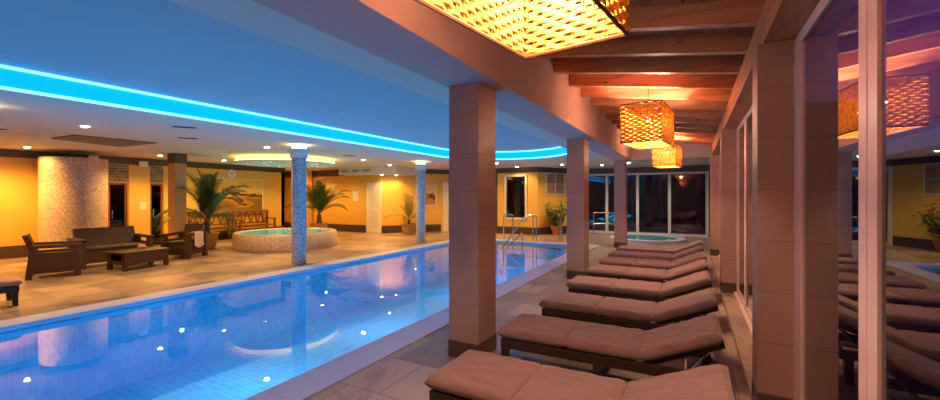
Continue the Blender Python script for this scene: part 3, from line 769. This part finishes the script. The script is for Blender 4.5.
# ------------------------------------------------------------------ plants
def palm(label, loc, scale, nf, mat, pot_h, pot_r, potmat, trunk_h, reach, droop, seed, up=.5, lean=0, group='potted palms'):
    r = random.Random(seed)
    t = thing('potted_palm', label, 'potted plant', loc, 0, group)
    MB().lathe([(0, 0), (pot_r*.72, 0), (pot_r*.95, pot_h*.55), (pot_r*1.0, pot_h*.9), (pot_r*1.08, pot_h*.92), (pot_r*1.08, pot_h), (pot_r*.95, pot_h), (pot_r*.92, pot_h*.9), (0, pot_h*.9)], n=28).build('pot', potmat, t, True)
    MB().lathe([(0, pot_h*.93), (pot_r*.93, pot_h*.91)], n=20).build('soil', 'soil', t)
    b = MB(); z0 = pot_h*.85; tr = []
    for k in range(15):
        u = k/14; tr.append((lean*u*u, 0, z0+trunk_h*u))
    b.tube(tr, .075*scale, 10, taper=lambda u: 1.35-.5*u+.10*math.sin(u*60))
    b.build('trunk', 'trunk', t, True)
    b = MB(); top = Vector((lean, 0, z0+trunk_h))
    for f in range(nf):
        az = f*2.39996+r.uniform(-.3, .3); el = math.radians(r.choice((82, 72, 62, 50, 38, 24))+r.uniform(-6, 6)); L = reach*r.uniform(.8, 1.1)
        d = Vector((math.cos(az)*math.cos(el), math.sin(az)*math.cos(el), math.sin(el)*up/.5)).normalized(); p = top.copy(); pts = [p.copy()]
        n = 22; st = L/n
        for k in range(n):
            d = (d+Vector((0, 0, -droop*(.3+k/n)/n*2.0))).normalized(); p = p+d*st; pts.append(p.copy())
        b.tube(pts, .010*scale, 4, taper=lambda u: 1.1-.9*u)
        side = d.cross(Vector((0, 0, 1)))
        for k in range(3, n+1):
            q = pts[k]; dd = (pts[k]-pts[k-1]).normalized(); sd = dd.cross(Vector((0, 0, 1)))
            if sd.length < .05: sd = Vector((-math.sin(az), math.cos(az), 0))
            sd.normalize(); upv = sd.cross(dd).normalized()
            u = k/n; ll = reach*.26*math.sin(PI*min(1, .12+u*.9))**.7*r.uniform(.85, 1.1)
            for s in (-1, 1):
                for h in (0, .33, .66):
                    qq = q-dd*st*h
                    tip = qq+(sd*s*.75+dd*.75+upv*.25+Vector((0, 0, -.22))).normalized()*ll
                    mid = qq+(sd*s*.6+dd*.6+upv*.45).normalized()*ll*.5; wv = dd*.0058*scale
                    v = [b.bm.verts.new(x) for x in (qq-wv*.5, mid-wv, tip, mid+wv, qq+wv*.5)]
                    b.bm.faces.new(v)
    b.build('fronds', mat, t, fix=False)
    return t
palm('large dark green feather palm in a round pot beside the towel armchair', (-12.1, 6.62, 0), 1.1, 26, 'palm', .46, .30, 'pot_stone', .42, 1.55, 1.15, 3, up=.6, lean=.08)
palm('green palm behind the whirlpool tub, pot hidden by the tub', (-12.2, 10.7, 0), 1.1, 26, 'palm', .50, .30, 'pot_stone', .40, 1.45, 1.0, 8, up=.9)
p3 = palm('thin yellowish young palm in a round clay pot by the diagonal wall', (-9.72, 12.9, 0), .8, 13, 'palm_yellow', .42, .30, 'pot_stone', .22, 1.15, 1.0, 21, up=.55)
def keep_off(t, part, p0, nrm, gap=.05):
    n = Vector((nrm[0], nrm[1])).normalized()
    for c in kids(t):
        if c.name.startswith(part):
            for v in c.data.vertices:
                d = (v.co.x+t.location.x-p0[0])*n.x+(v.co.y+t.location.y-p0[1])*n.y
                if d < gap: v.co.x += n.x*(gap-d); v.co.y += n.y*(gap-d)
keep_off(p3, 'fronds', (-11.0, 12.75), (2.25, -1.8))
def ficus():
    r = random.Random(5)
    t = thing('potted_ficus', 'small leafy tree in a terracotta pot beside the shuttered wall panel', 'potted plant', (-4.62, 15.45, 0))
    MB().lathe([(0, 0), (.13, 0), (.20, .27), (.225, .27), (.225, .33), (.19, .33), (.18, .29), (0, .29)], n=24).build('pot', 'terracotta', t, True)
    b = MB(); lv = MB()
    for k in range(9):
        a = k*2.4; p = Vector((.04*math.cos(a), .04*math.sin(a), .28)); d = Vector((math.cos(a)*.28, math.sin(a)*.28, 1)).normalized(); pts = [p]
        L = r.uniform(.6, 1.05); n = 8
        for i in range(n): d = (d+Vector((r.uniform(-.14, .14), r.uniform(-.14, .14), 0))).normalized(); p = p+d*L/n; pts.append(p)
        b.tube(pts, .011, 5, taper=lambda u: 1.2-.8*u)
        for i in range(2, n+1):
            for q in range(12):
                c = pts[i]+Vector((r.uniform(-.15, .15), r.uniform(-.15, .15), r.uniform(-.08, .08))); az = r.uniform(0, 2*PI)
                dd = Vector((math.cos(az), math.sin(az), r.uniform(-.7, .25))).normalized(); sd = dd.cross(Vector((0, 0, 1))).normalized()*.036; l = r.uniform(.11, .17)
                lv.quad(c, c+dd*l*.45+sd, c+dd*l, c+dd*l*.45-sd)
    b.build('stem', 'trunk', t); lv.build('foliage', 'leaf', t, fix=False); keep_off(t, 'foliage', (-5.25, 15.12), (2.08, -1.1)); keep_off(t, 'stem', (-5.25, 15.12), (2.08, -1.1))
ficus()

# ------------------------------------------------------------------ benches, pictures, door, wall fittings
def bench(y0, y1, label):
    L = y1-y0; t = thing('wooden_bench', label, 'bench', (XW+.05, y0, 0), 0, 'wooden benches under the landscape picture')
    b = MB()
    for k in range(5): b.box(.12+k*.085, .19+k*.085, 0, L, .42, .45)
    b.build('seat', 'bench', t)
    b = MB(); b.box(.04, .08, 0, L, .90, .97); b.box(.04, .08, 0, L, .50, .55)
    n = int(L/.14)
    for k in range(n):
        a = .03+k*(L-.06)/n; c = a+(L-.06)/n
        b.prism([(a, .55), (a+.03, .55), (c, .90), (c-.03, .90)] if k % 2 else [(c-.03, .55), (c, .55), (a+.03, .90), (a, .90)], .045, .075, 'x')
    b.build('backrest', 'bench', t)
    for y in (.02, L-.08):
        b = MB(); b.box(.03, .09, y, y+.06, 0, .97); b.box(.48, .54, y, y+.06, 0, .66); b.box(.03, .56, y, y+.06, .64, .68); b.build('arm_frame', 'bench', t)
    return t
bench(7.25, 8.62, 'brown wooden lattice-back bench behind the large palm')
bench(8.68, 10.1, 'brown wooden lattice-back bench nearer the whirlpool tub, right of the palm')
def mat_picture(name, stops, s, zc, zh):
    m, t, b = new_mat(name)
    n = t.nodes.new('ShaderNodeTexNoise'); n.inputs['Scale'].default_value = s; n.inputs['Detail'].default_value = 5; t.links.new(mapping(t, objc(t), (1, .6, 1.6)), n.inputs['Vector'])
    sp = t.nodes.new('ShaderNodeSeparateXYZ'); t.links.new(objc(t), sp.inputs[0])
    ma = t.nodes.new('ShaderNodeMath'); ma.operation = 'MULTIPLY_ADD'; ma.inputs[1].default_value = .45/zh; ma.inputs[2].default_value = 0
    t.links.new(sp.outputs['Z'], ma.inputs[0])
    ad = t.nodes.new('ShaderNodeMath'); ad.operation = 'ADD'; t.links.new(n.outputs[0], ad.inputs[0]); t.links.new(ma.outputs[0], ad.inputs[1])
    t.links.new(ramp(t, ad.outputs[0], stops), b.inputs['Base Color']); b.inputs['Roughness'].default_value = .4; return m
M['pic1'] = mat_picture('landscape_print', [(.25, hx('8a6420')), (.38, hx('c89a30')), (.44, hx('463012')), (.52, hx('5a4218')), (.58, hx('d8ac48')), (.72, hx('e8c468'))], 2.2, 0, .6)
M['pic2'] = mat_picture('tree_print', [(.3, hx('b88834')), (.42, hx('4a3416')), (.5, hx('7a5a26')), (.56, hx('e0b858')), (.8, hx('f0d080'))], 3.0, 0, .35)
pc = thing('framed_picture', 'large golden landscape picture in a thin white frame above the benches', 'picture', (XW+.02, 8.78, 1.53))
MB().box(-.018, 0, -1.13, 1.13, -.56, .56).build('canvas', 'pic1', pc)
f = MB(); f.box(-.018, .02, -1.17, -1.13, -.60, .60); f.box(-.018, .02, 1.13, 1.17, -.60, .60); f.box(-.018, .02, -1.13, 1.13, .56, .60); f.box(-.018, .02, -1.13, 1.13, -.60, -.56)
f.build('frame', 'white', pc)
cl = thing('wall_clock', 'round wall clock hanging at the top of the landscape picture', 'clock', (XW+.04, 8.72, 2.28))
R = Matrix.Rotation(PI/2, 4, 'Y')
for prof, nm, mt in (([(0, 0), (.15, 0), (.16, .02), (.15, .04), (.135, .04), (.135, .025), (0, .025)], 'case', 'white'), ([(0, .027), (.133, .027)], 'face', 'clock_face')):
    b = MB(); b.lathe(prof, n=32)
    for v in b.bm.verts: v.co = R @ v.co
    b.build(nm, mt, cl)
b = MB(); b.box(.029, .033, -.006, .006, 0, .08); b.box(.029, .033, -.06, 0, -.005, .005); b.build('hands', 'black', cl)

# door in the back wall
def along(M4, a, z=0, n=0): return M4 @ Vector((a, -n, z))
xd = 5.67
f = MB(); f.box(xd, xd+.06, -.04, .0, 0, 2.04, M4=Mb); f.box(xd+.70, xd+.76, -.04, 0, 0, 2.04, M4=Mb); f.box(xd+.06, xd+.70, -.04, 0, 1.98, 2.04, M4=Mb)
dr = struct(f, 'door_3', 'white')
MB().box(xd+.06, xd+.70, -.025, -.002, .01, 1.98, M4=Mb).build('door_leaf', 'white', dr)
b = MB(); b.box(xd+.16, xd+.60, -.028, -.02, 1.05, 1.82, M4=Mb); b.box(xd+.16, xd+.60, -.028, -.02, .2, .92, M4=Mb); b.build('door_panel', 'frame_white', dr)
b = MB(); p = along(Mb, xd+.63, 1.02, .03); q = along(Mb, xd+.63, 1.02, .07); r_ = along(Mb, xd+.53, 1.02, .07); b.tube([p, q, r_], .01, 6); b.build('door_handle', 'steel', dr)
# soffit box with three vents above the door
mb = MB().box(-12.55, -10.6, 12.0, 12.7, 2.34, ZS); mb.prism([(-10.6, 12.0), (-9.9, 12.3), (-9.75, 13.9), (-10.6, 12.7)], 2.34, ZS, 'z'); struct(mb, 'ceiling_box', 'ceil')
for i, x in enumerate((-12.22, -11.62, -11.05)):
    t = thing('air_vent', 'small slotted air vent on the ceiling box above the white door', 'vent', (x, 11.998, 2.49), 0, 'air vents above the door')
    MB().box(-.2, .2, -.015, 0, -.055, .055).build('frame', 'white', t)
    b = MB()
    for k in range(4): b.box(-.18, .18, -.022, -.012, -.045+k*.024, -.032+k*.024)
    b.build('slats', 'black', t)
# notice, pictures on back walls
o = MB().box(xd-.75, xd-.45, -.02, 0, 1.28, 1.70, M4=Mb).build('notice_board', 'white'); tag(o, 'small pale notice board on the wall left of the white door', 'notice')
L2 = 1.95
pc = thing('framed_picture', 'small golden tree picture in a white frame on the diagonal wall', 'picture', tuple(along(Md, L2, 1.53, .0)), math.atan2(2.25, 1.8))
MB().box(-.33, .33, -.016, -.002, -.40, .40).build('canvas', 'pic2', pc)
f = MB(); f.box(-.37, -.33, -.03, -.002, -.44, .44); f.box(.33, .37, -.03, -.002, -.44, .44); f.box(-.33, .33, -.03, -.002, .40, .44); f.box(-.33, .33, -.03, -.002, -.44, -.40); f.build('frame', 'white', pc)
o = MB().box(2.62, 2.86, -.05, 0, 0, 2.1, M4=Md); struct(o, 'door_4', 'white')
# louvred panel on the plant wall
lp = thing('louvre_panel', 'white framed louvred shutter panel on the wall above the potted ficus', 'shutter', tuple(along(Mv, .92, 1.98)), math.atan2(2.08, 1.1))
f = MB(); f.box(-.52, -.48, -.04, -.002, -.44, .44); f.box(.48, .52, -.04, -.002, -.44, .44); f.box(-.02, .02, -.04, -.002, -.44, .44)
for z in (-.44, .40, -.02): f.box(-.48, .48, -.04, -.002, z, z+.04)
f.build('frame', 'frame_white', lp)
b = MB()
for k in range(20):
    b.box(-.48, .48, -.028, -.008, -.39+k*.04, -.37+k*.04)
b.build('slats', 'vent_pink', lp)
# emergency boxes, glowing panel for the exit sign's reflection in the window
for i, (y, z, lab) in enumerate(((4.9, 2.52, 'small white emergency lamp above the mosaic drum'), (6.05, 2.44, 'small white emergency lamp above the yellow panel between sauna doors'))):
    t = thing('emergency_lamp', lab, 'lamp', (XW+.045, y, z), 0, 'emergency lamps')
    MB().box(0, .07, -.11, .11, -.085, .085, .01).build('housing', 'white', t)
    MB().box(.071, .075, -.085, .085, -.055, .055).build('diffuser', 'white', t)
o = MB().box(-6.55, -6.32, 16.86, 16.89, 2.02, 2.16).build('exit_reflection', 'exit'); tag(o, 'small glowing green panel standing for an exit sign reflection in the cabin window', 'sign')
# thermometer plate
o = MB().box(XW+.036, XW+.05, 5.98, 6.14, 1.10, 1.32).build('info_plate', 'white'); tag(o, 'small pale information plate on the yellow panel between sauna doors', 'sign')

# ------------------------------------------------------------------ ceiling fittings
def downlight(x, y, z, power, lab, mat='down', colr=AMBER, spot=150, group='ceiling downlights', blend=.6):
    t = thing('downlight', lab, 'downlight', (x, y, z), 0, group)
    MB().lathe([(.057, -.004), (.085, -.004), (.09, 0), (.057, 0)], n=24, close=True).build('trim_ring', 'white', t, True)
    MB().lathe([(0, -.022), (.03, -.020), (.05, -.010), (.056, -.002)], n=20).build('lens', mat, t)
    lamp('down_spot', 'SPOT', (x, y, z-.03), power, colr, spot_size=math.radians(spot), spot_blend=blend, shadow_soft_size=.05)
DL = [(-8.55, 2.82, 230, 'bright round downlight in the ceiling before the mosaic drum'),
      (-8.56, 6.02, 190, 'round downlight in the ceiling near the round column by the whirlpool'),
      (-12.9, 5.85, 190, 'round downlight close to the wall column by the sauna doors'),
      (-13.3, 2.5, 330, 'round downlight over the far left wall'),
      (-13.4, 3.4, 60, 'round downlight close to the mosaic drum'),
      (-12.6, 8.8, 130, 'added round downlight before the landscape picture'),  # extra fitting, added for the light it gives
      (-12.9, 7.6, 80, 'round downlight over the large palm'),
      (-8.9, 9.5, 170, 'round downlight between whirlpool and pool'),
      (-9.6, 11.6, 150, 'round downlight before the yellowish palm'),
      (-12.6, 11.2, 120, 'added round downlight over the palm behind the whirlpool'),  # another extra fitting, added for its light
      (-5.85, 12.66, 110, 'round downlight over the end of the pool'),
      (-5.9, 14.6, 60, 'round downlight before the cabin window'),
      (-4.1, 14.4, 90, 'round downlight near the potted ficus'),
      (-7.8, 13.6, 100, 'round downlight before the dark mosaic wall')]
for x, y, p, lab in DL: downlight(x, y, ZS-.001, p, lab)
for x, y, lab in ((-2.9, 15.3, 'cool white downlight left over the plunge pool'), (-1.9, 14.6, 'cool white downlight in the middle over the plunge pool'), (-1.1, 15.6, 'cool white downlight right over the plunge pool')):
    downlight(x, y, ZS-.001, 45, lab, 'down_white', (1, .8, .62), group='cool downlights over the plunge pool')
downlight(-14.6, 11.7, ZS-.001, 120, 'added downlight brightening the corridor beyond the benches')  # added to brighten the corridor
for i, (x, y) in enumerate(((-10.7, 12.45), (-10.35, 12.9))):
    downlight(x, y, 2.339, 45, ('tiny spotlight under the ceiling box, left of the pair', 'tiny spotlight under the ceiling box, right of the pair')[i], group='spotlights under the ceiling box')
# flat hatch and vents
o = MB().prism([(-10.9, 3.1), (-9.9, 3.1), (-9.85, 4.4), (-11.3, 4.35)], ZS-.02, ZS-.001, 'z').build('ceiling_hatch', 'vent'); tag(o, 'large flat brown access panel in the ceiling over the wicker seats', 'panel')
for i, (x, y, lab) in enumerate(((-7.25, 3.63, 'narrow dark air slot in the ceiling, nearer the cyan cove'), (-8.57, 4.35, 'narrow dark air slot in the ceiling before the wall column'), (-10.2, 2.2, 'narrow dark air slot in the ceiling over the left wall side'), (-8.4, 8.4, 'narrow dark air slot in the ceiling beyond the round column'))):
    t = thing('air_slot', lab, 'vent', (x, y, ZS-.001), .9, 'ceiling air slots')
    MB().box(-.16, .16, -.05, .05, -.008, 0).build('frame', 'vent', t)
    MB().box(-.14, .14, -.035, .035, -.011, -.008).build('slot', 'dark', t)
